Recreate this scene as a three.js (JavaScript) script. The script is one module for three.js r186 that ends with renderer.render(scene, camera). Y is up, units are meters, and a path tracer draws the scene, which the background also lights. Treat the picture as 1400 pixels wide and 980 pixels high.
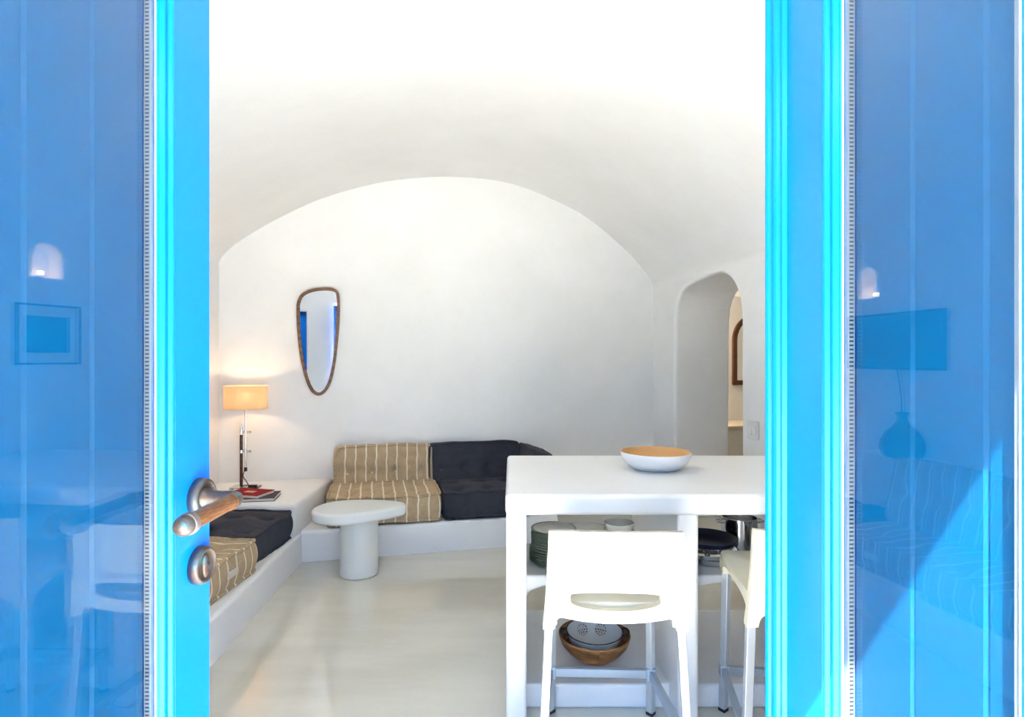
import * as THREE from 'three';
import { RoundedBoxGeometry } from 'three/addons/geometries/RoundedBoxGeometry.js';
import { mergeGeometries, mergeVertices, toCreasedNormals } from 'three/addons/utils/BufferGeometryUtils.js';
import { ImprovedNoise } from 'three/addons/math/ImprovedNoise.js';
import { Sky } from 'three/addons/objects/Sky.js';
import { Brush, Evaluator, SUBTRACTION } from 'three-bvh-csg';

// ---------------------------------------------------------------- camera, sky, sun, exposure
const scene = new THREE.Scene();
const FOCAL = 805, EYE = 1.45;                       // focal length in pixels of a 1400 x 980 frame; eye height in metres
const camera = new THREE.PerspectiveCamera(2 * Math.atan(490 / FOCAL) * 180 / Math.PI, 1400 / 980, 0.05, 200);
camera.position.set(0, EYE, 0);
camera.lookAt(0, EYE, -1);
scene.add(camera);

const SUN = new THREE.Vector3(-0.449, 1.562, 1).normalize();   // towards the sun, read from the lintel's shadow on the open leaf
const sky = new Sky();
sky.scale.setScalar(1000);
sky.material.uniforms.sunPosition.value.copy(SUN);
sky.material.uniforms.turbidity.value = 8;
sky.material.uniforms.rayleigh.value = 0.6;
sky.material.uniforms.mieCoefficient.value = 0.004;
sky.material.uniforms.mieDirectionalG.value = 0.8;
scene.add(sky);
scene.backgroundIntensity = 0.2;

const sun = new THREE.DirectionalLight(new THREE.Color(1, 0.965, 0.91), 20);
sun.position.copy(SUN).multiplyScalar(12).add(new THREE.Vector3(0, 0, -1));
sun.target.position.set(0, 0, -1);
sun.castShadow = true;
Object.assign(sun.shadow.camera, { left: -8, right: 8, top: 8, bottom: -8, near: 0.5, far: 40 });
sun.shadow.mapSize.set(2048, 2048);
scene.add(sun, sun.target);

const renderer = new THREE.WebGLRenderer({ antialias: true });
renderer.toneMapping = THREE.LinearToneMapping;
renderer.toneMappingExposure = 4.4;
renderer.shadowMap.enabled = true;

// ---------------------------------------------------------------- helpers
const V = (x, y, z) => new THREE.Vector3(x, y, z);
const PI = Math.PI, R = (d) => d * PI / 180;
const perlin = new ImprovedNoise();
let seed = 7;
const rnd = () => { seed = (seed * 1664525 + 1013904223) >>> 0; return seed / 4294967296; };
const lin = (r, g, b) => new THREE.Color().setRGB(r, g, b);
const taken = new Map();
function numbered(name) { const n = taken.get(name) ?? 0; taken.set(name, n + 1); return n ? name + '_' + String(n).padStart(3, '0') : name; }
function mesh(name, geometry, material, parent) {
  const m = new THREE.Mesh(geometry, material);
  m.name = parent ? name : numbered(name); m.castShadow = m.receiveShadow = true;
  (parent ?? scene).add(m);
  return m;
}
function tag(o, label, category, group) { o.userData.label = label; o.userData.category = category; if (group) o.userData.group = group; return o; }
function thing(name, label, category, [x, y, z] = [0, 0, 0], turn = 0, group) {
  const o = new THREE.Group(); o.name = numbered(name); o.position.set(x, y, z); o.rotation.y = turn; scene.add(o);
  return tag(o, label, category, group);
}
function structure(o, label, category) { o.userData.kind = 'structure'; o.userData.label = label; o.userData.category = category; return o; }
function copy(root, label, group) {
  const c = root.clone(); c.name = numbered(root.name.replace(/_\d{3}$/, '')); scene.add(c);
  c.userData = { ...root.userData }; if (label) c.userData.label = label; if (group) c.userData.group = group;
  return c;
}
// uv in metres from the dominant axis of each face's normal
function metreUV(g, k = 1) {
  if (!g.attributes.normal) g.computeVertexNormals();
  const p = g.attributes.position, n = g.attributes.normal, uv = new Float32Array(p.count * 2);
  for (let i = 0; i < p.count; i++) {
    const ax = Math.abs(n.getX(i)), ay = Math.abs(n.getY(i)), az = Math.abs(n.getZ(i));
    const [u, v] = ay >= ax && ay >= az ? [p.getX(i), p.getZ(i)] : ax >= az ? [p.getZ(i), p.getY(i)] : [p.getX(i), p.getY(i)];
    uv[2 * i] = u * k; uv[2 * i + 1] = v * k;
  }
  g.setAttribute('uv', new THREE.BufferAttribute(uv, 2));
  return g;
}
const place = (g, x, y, z) => { g.translate(x, y, z); return g; };
// a rounded box given by its lowest and highest corners
function block(x0, y0, z0, x1, y1, z1, r = 0.01, s = 3) {
  return metreUV(place(new RoundedBoxGeometry(x1 - x0, y1 - y0, z1 - z0, s, r), (x0 + x1) / 2, (y0 + y1) / 2, (z0 + z1) / 2));
}
const plain = (g) => { const h = g.index ? g.toNonIndexed() : g; for (const k of Object.keys(h.attributes)) if (!['position', 'normal', 'uv'].includes(k)) h.deleteAttribute(k); return h; };
const join = (...gs) => mergeGeometries(gs.map(plain));
function bar(a, b, w, t = w, r = 0.003) {            // a straight rounded square bar between two points
  const d = b.clone().sub(a), g = new RoundedBoxGeometry(w, d.length(), t, 2, r);
  const m = new THREE.Matrix4().makeRotationFromQuaternion(new THREE.Quaternion().setFromUnitVectors(V(0, 1, 0), d.clone().normalize()));
  m.setPosition(a.clone().add(b).multiplyScalar(0.5));
  return g.applyMatrix4(m);
}
function rod(a, b, r0, r1 = r0, seg = 18) {
  const d = b.clone().sub(a), g = new THREE.CylinderGeometry(r1, r0, d.length(), seg);
  const m = new THREE.Matrix4().makeRotationFromQuaternion(new THREE.Quaternion().setFromUnitVectors(V(0, 1, 0), d.clone().normalize()));
  m.setPosition(a.clone().add(b).multiplyScalar(0.5));
  return g.applyMatrix4(m);
}
const lathe = (pts, seg = 48) => new THREE.LatheGeometry(pts.map(([x, y]) => new THREE.Vector2(x, y)), seg);
const tube = (pts, r, n = 60, closed = false, seg = 8) => new THREE.TubeGeometry(new THREE.CatmullRomCurve3(pts, closed), n, r, seg, closed);

// ---------------------------------------------------------------- computed textures
function lattice(n, s) { let k = s; const a = new Float32Array(n * n); for (let i = 0; i < n * n; i++) { k = (k * 1664525 + 1013904223) >>> 0; a[i] = k / 4294967296; } return a; }
function tileNoise(size, cellsX, cellsY, s) {         // smooth noise that tiles
  const L = lattice(256, s), out = new Float32Array(size * size), q = (t) => t * t * (3 - 2 * t);
  for (let y = 0; y < size; y++) for (let x = 0; x < size; x++) {
    const fx = x / size * cellsX, fy = y / size * cellsY, ix = Math.floor(fx), iy = Math.floor(fy), tx = q(fx - ix), ty = q(fy - iy);
    const g = (i, j) => L[((j % cellsY) % 256) * 256 + ((i % cellsX) % 256)];
    out[y * size + x] = (g(ix, iy) * (1 - tx) + g(ix + 1, iy) * tx) * (1 - ty) + (g(ix, iy + 1) * (1 - tx) + g(ix + 1, iy + 1) * tx) * ty;
  }
  return out;
}
function layered(size, list) {                         // [cellsX, cellsY, weight]
  const out = new Float32Array(size * size); let sum = 0;
  list.forEach(([cx, cy, w], i) => { const n = tileNoise(size, cx, cy, 91 + i * 17 + cx); for (let k = 0; k < out.length; k++) out[k] += n[k] * w; sum += w; });
  for (let k = 0; k < out.length; k++) out[k] /= sum;
  return out;
}
function texture(size, f, metres, colour = true) {     // f(k, x, y) gives [r, g, b] in 0..1 (sRGB for colours)
  const d = new Uint8Array(size * size * 4);
  for (let y = 0, k = 0; y < size; y++) for (let x = 0; x < size; x++, k++) {
    const c = f(k, x, y);
    for (let j = 0; j < 3; j++) d[4 * k + j] = Math.max(0, Math.min(255, Math.round(255 * c[j])));
    d[4 * k + 3] = 255;
  }
  const t = new THREE.DataTexture(d, size, size);
  t.wrapS = t.wrapT = THREE.RepeatWrapping; t.magFilter = THREE.LinearFilter; t.minFilter = THREE.LinearMipmapLinearFilter; t.generateMipmaps = true;
  if (colour) t.colorSpace = THREE.SRGBColorSpace;
  t.repeat.set(1 / metres[0], 1 / metres[1]); t.needsUpdate = true;
  return t;
}
const mixc = (a, b, t) => a.map((v, i) => v + (b[i] - v) * t);
const nPlaster = layered(512, [[3, 3, 3], [7, 7, 3], [17, 17, 2], [43, 43, 1.2], [120, 120, 0.5]]);
const plasterBump = texture(512, (k) => [nPlaster[k], nPlaster[k], nPlaster[k]], [1.6, 1.6], false);
const plasterMap = texture(512, (k) => mixc([0.93, 0.93, 0.918], [0.965, 0.965, 0.96], nPlaster[k] * 1.3), [2.3, 2.3]);
const nFloor = layered(1024, [[2, 5, 3], [5, 14, 3], [9, 40, 2], [30, 120, 1], [160, 160, 0.5]]);
const nFloor2 = layered(512, [[3, 3, 3], [8, 8, 2], [21, 21, 1]]);
const floorMap = texture(1024, (k, x, y) => { const t = Math.max(0, Math.min(1, (nFloor[k] - 0.3) * 2.3)), s = nFloor2[(y >> 1) * 512 + (x >> 1)]; return mixc(mixc([0.79, 0.77, 0.695], [0.89, 0.875, 0.81], t), [0.855, 0.84, 0.78], s); }, [3.1, 3.1]);
const floorRough = texture(512, (k) => { const v = 0.18 + 0.35 * nFloor2[k]; return [v, v, v]; }, [1.7, 1.7], false);
const weaveN = layered(512, [[90, 90, 1], [170, 170, 1], [9, 9, 0.6]]);
const stripeMap = texture(512, (k, x, y) => {
  const u = (x / 512) * 4 % 1, wob = 0.02 * Math.sin(y / 512 * 2 * PI * 3);
  const s = Math.abs(u - 0.5 + wob) < 0.072 ? 1 : 0;
  const n = weaveN[k] - 0.5;
  return mixc([0.72 + n * 0.22, 0.625 + n * 0.2, 0.49 + n * 0.18], [0.90 + n * 0.1, 0.865 + n * 0.1, 0.77 + n * 0.1], s);
}, [0.335, 0.335]);
const weaveBump = texture(512, (k) => [weaveN[k], weaveN[k], weaveN[k]], [0.25, 0.25], false);
const darkMap = texture(512, (k) => { const n = weaveN[k] - 0.5; return [0.205 + n * 0.13, 0.21 + n * 0.13, 0.245 + n * 0.13]; }, [0.3, 0.3]);
const nWood = layered(512, [[4, 40, 3], [8, 110, 2], [3, 12, 2], [40, 200, 0.6]]);
const woodTex = (a, b, m) => texture(512, (k) => mixc(a, b, Math.max(0, Math.min(1, (nWood[k] - 0.3) * 2.4))), m);

// ---------------------------------------------------------------- materials
const std = (o) => new THREE.MeshStandardMaterial(o), phys = (o) => new THREE.MeshPhysicalMaterial(o);
const M = {
  plaster: std({ map: plasterMap, bumpMap: plasterBump, bumpScale: 0.004, roughness: 0.85 }),
  counter: phys({ map: plasterMap, bumpMap: plasterBump, bumpScale: 0.0008, roughness: 0.42, clearcoat: 0.5, clearcoatRoughness: 0.18 }),
  satin: phys({ color: lin(0.86, 0.88, 0.86), map: plasterMap, bumpMap: plasterBump, bumpScale: 0.001, roughness: 0.45, clearcoat: 0.45, clearcoatRoughness: 0.2 }),
  floor: phys({ map: floorMap, roughness: 0.5, roughnessMap: floorRough, clearcoat: 1, clearcoatRoughness: 0.1 }),
  terrace: std({ color: lin(0.80, 0.79, 0.76), roughness: 0.9 }),
  blue: phys({ color: lin(0.002, 0.165, 0.70), roughness: 0.26, specularIntensity: 0.35, bumpMap: plasterBump, bumpScale: 0.0004 }),
  board: phys({ color: lin(0.001, 0.15, 0.37), roughness: 0.5, specularIntensity: 0.3, bumpMap: plasterBump, bumpScale: 0.0004 }),
  pane: phys({ color: lin(0.74, 0.80, 0.80), transmission: 1, thickness: 0, roughness: 0, ior: 1.5 }),
  spacer: std({ color: lin(0.22, 0.26, 0.32), metalness: 0.3, roughness: 0.5 }),
  gasket: std({ color: lin(0.75, 0.75, 0.76), roughness: 0.5 }),
  bronze: std({ map: texture(256, (k, x, y) => { const n = nPlaster[(y * 2) * 512 + x * 2], m = nFloor2[(y * 2) * 512 + x * 2]; return mixc(mixc([0.26, 0.2, 0.16], [0.52, 0.46, 0.42], n), [0.30, 0.52, 0.55], Math.max(0, m - 0.4) * 2.8); }, [0.08, 0.08]), metalness: 0.65, roughness: 0.5 }),
  brassGrip: std({ map: woodTex([0.34, 0.21, 0.12], [0.58, 0.39, 0.23], [0.05, 0.05]), metalness: 0.35, roughness: 0.32 }),
  ivory: std({ color: lin(0.24, 0.205, 0.165), roughness: 0.5, metalness: 0.6 }),
  plastic: phys({ color: lin(0.74, 0.69, 0.53), roughness: 0.42, clearcoat: 0.1 }),
  alu: std({ color: lin(0.62, 0.66, 0.7), metalness: 0.55, roughness: 0.38 }),
  aluBar: std({ color: lin(0.44, 0.52, 0.6), metalness: 0.5, roughness: 0.4 }),
  rubber: std({ color: lin(0.02, 0.02, 0.022), roughness: 0.7 }),
  stripe: phys({ map: stripeMap, bumpMap: weaveBump, bumpScale: 0.0012, roughness: 0.9, sheen: 0.2 }),
  dark: phys({ map: darkMap, bumpMap: weaveBump, bumpScale: 0.0012, roughness: 0.9, sheen: 0.25 }),
  cream: std({ color: lin(0.72, 0.65, 0.52), roughness: 0.85 }),
  frameWood: std({ map: woodTex([0.33, 0.22, 0.14], [0.56, 0.41, 0.28], [0.12, 0.12]), roughness: 0.5 }),
  darkWood: std({ map: woodTex([0.24, 0.13, 0.08], [0.42, 0.26, 0.17], [0.1, 0.1]), roughness: 0.45 }),
  bowlWood: std({ map: woodTex([0.46, 0.28, 0.14], [0.78, 0.55, 0.32], [0.16, 0.16]), roughness: 0.5 }),
  bamboo: std({ map: texture(256, (k, x, y) => mixc([0.80, 0.58, 0.32], [0.95, 0.77, 0.52], 0.5 + 0.5 * Math.sin(y * 0.55 + nWood[k] * 5)), [0.12, 0.09]), roughness: 0.5 }),
  mirror: std({ color: lin(0.93, 0.94, 0.95), metalness: 1, roughness: 0.02 }),
  shade: phys({ color: lin(0.62, 0.45, 0.27), transmission: 0.36, thickness: 0, roughness: 0.95, bumpMap: weaveBump, bumpScale: 0.0005 }),
  chrome: std({ color: lin(0.75, 0.74, 0.72), metalness: 1, roughness: 0.18 }),
  clear: phys({ color: lin(0.95, 0.97, 0.96), transmission: 1, thickness: 0.02, roughness: 0.02, ior: 1.47 }),
  black: std({ color: lin(0.012, 0.012, 0.014), roughness: 0.45 }),
  bulb: std({ color: lin(1, 0.9, 0.75), emissive: lin(1, 0.72, 0.42), emissiveIntensity: 3 }),
  redBook: phys({ color: lin(0.32, 0.012, 0.02), roughness: 0.8, specularIntensity: 0.3 }),
  blackBook: std({ color: lin(0.035, 0.033, 0.038), roughness: 0.6 }),
  paper: std({ color: lin(0.78, 0.74, 0.66), roughness: 0.9 }),
  gilt: std({ color: lin(0.62, 0.42, 0.22), roughness: 0.5 }),
  white: phys({ color: lin(0.84, 0.85, 0.84), roughness: 0.32, clearcoat: 0.3 }),
  switchWhite: std({ color: lin(0.80, 0.79, 0.74), roughness: 0.35 }),
  china: phys({ color: lin(0.74, 0.70, 0.62), roughness: 0.28, clearcoat: 0.4 }),
  green: phys({ color: lin(0.25, 0.33, 0.22), roughness: 0.3, clearcoat: 0.4 }),
  enamel: phys({ color: lin(0.80, 0.80, 0.76), roughness: 0.25, clearcoat: 0.5 }),
  navy: phys({ color: lin(0.006, 0.010, 0.032), roughness: 0.4, specularIntensity: 0.5, clearcoat: 0.15 }),
  steel: std({ color: lin(0.68, 0.68, 0.68), metalness: 1, roughness: 0.16 }),
  glassware: phys({ color: lin(0.86, 0.88, 0.86), transmission: 0.5, thickness: 0, roughness: 0.05, ior: 1.5 }),
  screen: phys({ color: lin(0.008, 0.008, 0.012), roughness: 0.12, clearcoat: 0.5 }),
  demijohn: phys({ color: lin(0.12, 0.3, 0.32), transmission: 0.75, thickness: 0, roughness: 0.08, ior: 1.5 }),
};

// ---------------------------------------------------------------- plan of the room (metres, seen from above as [x, z])
const BACK_L = [-2.39, -4.80], BACK_R = [1.367, -5.70], BEND_R = [2.039, -2.90], FRONT_R = [2.039, -0.40], FRONT_L = [-2.2, -0.40];
const INNER = -0.40, OUTER = -0.12;                  // inner and outer face of the front wall
const JAMB_L = -0.568, JAMB_R = 0.492, LINTEL = 2.11;
// a photo pixel carried on to the vertical plane through A and B: distance along A to B, and height
function onWall(px, py, A, B) {
  const k = (px - 700) / FOCAL, dx = B[0] - A[0], dz = B[1] - A[1], len = Math.hypot(dx, dz);
  const d = (A[0] * dz - A[1] * dx) / (k * dz + dx);   // depth where x = k d and z = -d meet the line
  return [((k * d - A[0]) * dx + (-d - A[1]) * dz) / len, EYE - (py - 490) / FOCAL * d, k * d, -d];
}
// an upright slab from A to B with holes, growing outwards (to the right of A -> B seen from above)
function wallFrame(A, B) {
  const T = V(B[0] - A[0], 0, B[1] - A[1]).normalize(), N = T.clone().cross(V(0, 1, 0));
  return new THREE.Matrix4().makeBasis(T, V(0, 1, 0), N).setPosition(A[0], 0, A[1]);
}
function wallSlab(shape, A, B, thick, bevel = 0.035) {
  const g = new THREE.ExtrudeGeometry(shape, { depth: thick - 2 * bevel, bevelEnabled: true, bevelThickness: bevel, bevelSize: bevel, bevelOffset: -bevel, bevelSegments: 4, curveSegments: 20 });
  g.translate(0, 0, bevel);
  return g.applyMatrix4(wallFrame(A, B));
}
const rectShape = (x0, y0, x1, y1) => new THREE.Shape([[x0, y0], [x1, y0], [x1, y1], [x0, y1]].map((p) => new THREE.Vector2(...p)));
const pathOf = (pts) => new THREE.Path(pts.map((p) => new THREE.Vector2(...p)));
function archHole(u, y0, w, h) {                      // a small round-headed hole
  const p = []; const r = w / 2;
  p.push([u - r, y0], [u + r, y0]);
  for (let i = 0; i <= 14; i++) { const a = i / 14 * PI; p.push([u + r * Math.cos(a), y0 + h - r + r * Math.sin(a)]); }
  return pathOf(p);
}

// ---------------------------------------------------------------- the setting
structure(mesh('floor', block(-3, -0.2, -9, 5.2, 0, OUTER, 0.005), M.floor), 'cream polished cement floor of the vaulted room', 'floor');
structure(mesh('terrace_floor', block(-14, -0.25, OUTER + 0.002, 14, -0.02, 16, 0.005), M.terrace), 'pale cement terrace outside the blue door', 'terrace');

{ // back wall: right to left so that it grows outwards
  const L = Math.hypot(BACK_R[0] - BACK_L[0], BACK_R[1] - BACK_L[1]);
  structure(mesh('wall_back', wallSlab(rectShape(-0.3, 0, L + 0.3, 3.5), BACK_R, BACK_L, 0.35), M.plaster), 'white plaster back wall under the arched vault', 'wall');
}
const NICHE_L = { z: -4.21, y: 1.92, w: 0.2, h: 0.24 }, NICHE_R = { u: 0.384, y: 1.935, w: 0.165, h: 0.198 };
{ // left wall
  const len = Math.hypot(FRONT_L[0] - BACK_L[0], FRONT_L[1] - BACK_L[1]), s = rectShape(-0.3, 0, len + 0.1, 2.36);
  s.holes.push(archHole(NICHE_L.z - BACK_L[1], NICHE_L.y, NICHE_L.w, NICHE_L.h));
  const w = structure(mesh('wall_left', wallSlab(s, BACK_L, FRONT_L, 0.4, 0.02), M.plaster), 'white plaster wall behind the television with a small lit niche', 'wall');
  mesh('niche_back', block(-0.2, 1.85, 0.14, 0.2, 2.2, 0.18).applyMatrix4(wallFrame(BACK_L, FRONT_L).multiply(new THREE.Matrix4().makeTranslation(NICHE_L.z - BACK_L[1], 0, 0))), M.plaster, w);
}
// right wall, slanting part with the arched doorway
const lenA = Math.hypot(BACK_R[0] - BEND_R[0], BACK_R[1] - BEND_R[1]);
const arch = [[921, 700], [921, 609], [922, 489], [923, 440], [925, 418], [930, 402], [937, 393], [948, 386], [964, 379], [975, 375], [984, 373], [991, 375], [998, 380], [1004, 389], [1009, 402], [1012, 420], [1013, 440], [1014, 617], [1014, 700]]
  .map(([x, y]) => onWall(x, y, BEND_R, BACK_R));
{
  const u0 = arch[arch.length - 1][0], u1 = arch[0][0];
  const crv = new THREE.SplineCurve(arch.slice(3, 17).map(([u, y]) => new THREE.Vector2(u, y))).getPoints(44);
  const s = new THREE.Shape();
  s.moveTo(0, 0); s.lineTo(u0, 0);
  for (let i = crv.length - 1; i >= 0; i--) s.lineTo(crv[i].x, crv[i].y);
  s.lineTo(u1, 0); s.lineTo(lenA + 1.35, 0); s.lineTo(lenA + 1.35, 2.3); s.lineTo(0, 2.3); s.closePath();
  s.holes.push(archHole(NICHE_R.u, NICHE_R.y, NICHE_R.w, NICHE_R.h));
  const w = structure(mesh('wall_right', wallSlab(s, BEND_R, BACK_R, 0.56, 0.03), M.plaster), 'white plaster wall with an arched doorway behind the counter', 'wall');
  mesh('niche_back', block(NICHE_R.u - 0.2, 1.85, 0.14, NICHE_R.u + 0.2, 2.2, 0.2).applyMatrix4(wallFrame(BEND_R, BACK_R)), M.plaster, w);
}
{ // right wall, straight part beside the counter
  const s = rectShape(-0.1, 0, BEND_R[1] * -1 - 0.4 + 0.05, 2.3);
  structure(mesh('wall_side', wallSlab(s, FRONT_R, BEND_R, 0.4, 0.02), M.plaster), 'white plaster side wall at the end of the counter', 'wall');
}
// front wall with the doorway and a window
const WIN = { x0: -1.95, x1: -1.0, y0: 1.06, y1: 1.98 };
{
  const X = (x) => x + 2.9, s = new THREE.Shape();
  [[-2.9, 0], [JAMB_L, 0], [JAMB_L, LINTEL], [JAMB_R, LINTEL], [JAMB_R, 0], [2.7, 0], [2.7, 3.5], [-2.9, 3.5]].forEach(([x, y], i) => (i ? s.lineTo(X(x), y) : s.moveTo(X(x), y)));
  s.closePath();
  s.holes.push(pathOf([[X(WIN.x0), WIN.y0], [X(WIN.x1), WIN.y0], [X(WIN.x1), WIN.y1], [X(WIN.x0), WIN.y1]]));
  structure(mesh('wall_front', wallSlab(s, [-2.9, INNER], [2.7, INNER], INNER * -1 + OUTER, 0.015), M.plaster), 'white plaster front wall with the double doorway', 'wall');
}
{ // the vault: one cross-section carried from the back wall to the front wall
  const prof = new THREE.SplineCurve([[0, 2.2], [0.002, 2.25], [0.02, 2.342], [0.055, 2.455], [0.1155, 2.608], [0.215, 2.815], [0.326, 2.969], [0.43, 3.048], [0.52, 3.075], [0.622, 3.048], [0.72, 2.95], [0.823, 2.775], [0.9287, 2.475], [0.971, 2.315], [0.9885, 2.235], [0.9975, 2.18], [1, 2.135]].map((p) => new THREE.Vector2(...p))).getPoints(90);
  const rows = 36, pos = [], uv = [], idx = [], n = prof.length, cols = n;
  const right = { getPoint: (t) => { const z = BACK_R[1] + (FRONT_R[1] - BACK_R[1]) * t; return V(z < BEND_R[1] ? BACK_R[0] + (z - BACK_R[1]) / (BEND_R[1] - BACK_R[1]) * (BEND_R[0] - BACK_R[0]) : BEND_R[0], 0, z); } };
  let along = 0, prev;
  const rings = [];
  for (let i = 0; i <= rows; i++) {
    const t = i / rows, l = V(BACK_L[0] + (FRONT_L[0] - BACK_L[0]) * t, 0, BACK_L[1] + (FRONT_L[1] - BACK_L[1]) * t), r = right.getPoint(t);
    const c = l.clone().lerp(r, 0.5);
    if (prev) along += c.distanceTo(prev); prev = c;
    rings.push([l, r, along]);
  }
  for (const layer of [0, 1]) rings.forEach(([l, r, a], i) => prof.forEach((p, j) => {
    let u = p.x, h = p.y;
    if (layer) { u = 0.5 + (u - 0.5) * 1.16; h = 1.6 + (h - 1.6) * 1.17; }
    else { const k = Math.sin(Math.min(1, p.x / 0.1, (1 - p.x) / 0.1) * PI / 2); h += 0.012 * k * perlin.noise(u * 7, i * 0.35, 3.3); }
    const q = l.clone().lerp(r, u);
    pos.push(q.x, h, q.z); uv.push(j * 0.055, a);
  }));
  const id = (k, i, j) => k * (rows + 1) * cols + i * cols + j;
  for (let i = 0; i < rows; i++) for (let j = 0; j < cols - 1; j++) {
    idx.push(id(0, i, j), id(0, i + 1, j), id(0, i, j + 1), id(0, i + 1, j), id(0, i + 1, j + 1), id(0, i, j + 1));
    idx.push(id(1, i, j), id(1, i, j + 1), id(1, i + 1, j), id(1, i + 1, j), id(1, i, j + 1), id(1, i + 1, j + 1));
  }
  const own = (k) => { const n0 = pos.length / 3; pos.push(pos[3 * k], pos[3 * k + 1], pos[3 * k + 2]); uv.push(uv[2 * k], uv[2 * k + 1]); return n0; };
  for (let i = 0; i < rows; i++) for (const j of [0, cols - 1]) { const a = own(id(0, i, j)), b = own(id(1, i, j)), c = own(id(0, i + 1, j)), d = own(id(1, i + 1, j)); idx.push(a, b, c, b, d, c); }
  const g = new THREE.BufferGeometry();
  g.setAttribute('position', new THREE.Float32BufferAttribute(pos, 3)); g.setAttribute('uv', new THREE.Float32BufferAttribute(uv, 2)); g.setIndex(idx); g.computeVertexNormals();
  structure(mesh('ceiling', g, M.plaster), 'white plaster barrel vault over the room', 'ceiling');
}

// ---------------------------------------------------------------- washroom behind the arched doorway
const bath = wallFrame(BEND_R, BACK_R);                // u away from the camera along the wall, v outwards
const inBath = (g) => g.applyMatrix4(bath);
structure(mesh('wall_washroom_end', inBath(block(lenA + 1.1, 0, 0.5, lenA + 1.3, 2.6, 2.9)), M.plaster), 'plaster end wall of the washroom beyond the arch', 'wall');
structure(mesh('wall_washroom_outer', inBath(block(0.2, 0, 2.6, lenA + 1.2, 2.6, 2.8)), M.plaster), 'plaster outer wall of the washroom beyond the arch', 'wall');
structure(mesh('wall_washroom_near', inBath(block(0.2, 0, 0.56, 0.4, 2.6, 2.7)), M.plaster), 'plaster near wall of the washroom beyond the arch', 'wall');
structure(mesh('ceiling_washroom', inBath(block(0.2, 2.2, 0.3, lenA + 1.2, 2.6, 2.8)), M.plaster), 'plaster ceiling of the washroom beyond the arch', 'ceiling');
{
  const u = lenA + 1.1, v0 = 1.60, v1 = 2.16, yb = 1.13, yt = 1.98;
  const m = thing('arched_mirror', 'arched mirror in a dark wooden frame above the washstand', 'mirror');
  const outline = (d) => { const p = []; const a = v0 + d, b = v1 - d, r = (b - a) / 2, c = (a + b) / 2; p.push([a, yb + d], [b, yb + d]); for (let i = 0; i <= 20; i++) { const t = i / 20 * PI; p.push([c + r * Math.cos(t), yt - 0.32 - 0 + (0.32 - d) * Math.sin(t)]); } return p; };
  const sh = new THREE.Shape(outline(0).map((q) => new THREE.Vector2(...q))); sh.holes.push(pathOf(outline(0.055)));
  const basis = new THREE.Matrix4().makeBasis(V(0, 0, 1), V(0, 1, 0), V(-1, 0, 0)).setPosition(u, 0, 0);
  mesh('frame', new THREE.ExtrudeGeometry(sh, { depth: 0.03, bevelEnabled: true, bevelSize: 0.004, bevelThickness: 0.004, bevelSegments: 2, bevelOffset: -0.004 }).applyMatrix4(basis).applyMatrix4(bath), M.darkWood, m);
  mesh('glass', new THREE.ExtrudeGeometry(new THREE.Shape(outline(0.05).map((q) => new THREE.Vector2(...q))), { depth: 0.008, bevelEnabled: false }).applyMatrix4(basis).applyMatrix4(bath), M.mirror, m);
  const c = thing('washstand', 'plaster washstand with a pale worktop beyond the arch', 'washstand');
  mesh('body', inBath(block(u - 0.5, 0, 1.2, u, 0.66, 2.58, 0.02)), M.satin, c);
  mesh('worktop', inBath(block(u - 0.54, 0.66, 1.18, u, 0.70, 2.59, 0.012)), M.cream, c);
  const l = thing('wall_lamp', 'small round warm lamp on the washroom wall', 'lamp');
  mesh('mount', inBath(rod(V(u, 1.7, 1.0), V(u - 0.05, 1.7, 1.0), 0.03)), M.chrome, l);
  mesh('globe', inBath(new THREE.SphereGeometry(0.05, 20, 14).translate(u - 0.1, 1.7, 1.0)), M.bulb, l);
  const pl = new THREE.PointLight(lin(1, 0.82, 0.62), 0.3); pl.position.copy(V(u - 0.17, 1.68, 1.0).applyMatrix4(bath)); pl.shadow.radius = 2; pl.castShadow = true; pl.name = 'washroom_light'; l.add(pl);
}

// ---------------------------------------------------------------- the double door
// leaf in its own frame: hinge at x = 0, free edge at x = W, outer face towards +z; m = -1 mirrors it
function profileStrip(pts, y0, y1, m) {               // closed outline in (x, z) carried upright
  const s = new THREE.Shape(pts.map(([x, z]) => new THREE.Vector2(m * x, -z)));
  const g = new THREE.ExtrudeGeometry(s, { depth: y1 - y0, bevelEnabled: false });
  g.applyMatrix4(new THREE.Matrix4().makeBasis(V(1, 0, 0), V(0, 0, -1), V(0, 1, 0)).setPosition(0, y0, 0));
  return metreUV(toCreasedNormals(g, R(32)));
}
function arcPts(cx, cz, r, a0, a1, n = 7) { const o = []; for (let i = 0; i <= n; i++) { const a = R(a0 + (a1 - a0) * i / n); o.push([cx + r * Math.cos(a), cz + r * Math.sin(a)]); } return o; }
const DOOR_H = 2.08, DEPTH = 0.052;
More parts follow.
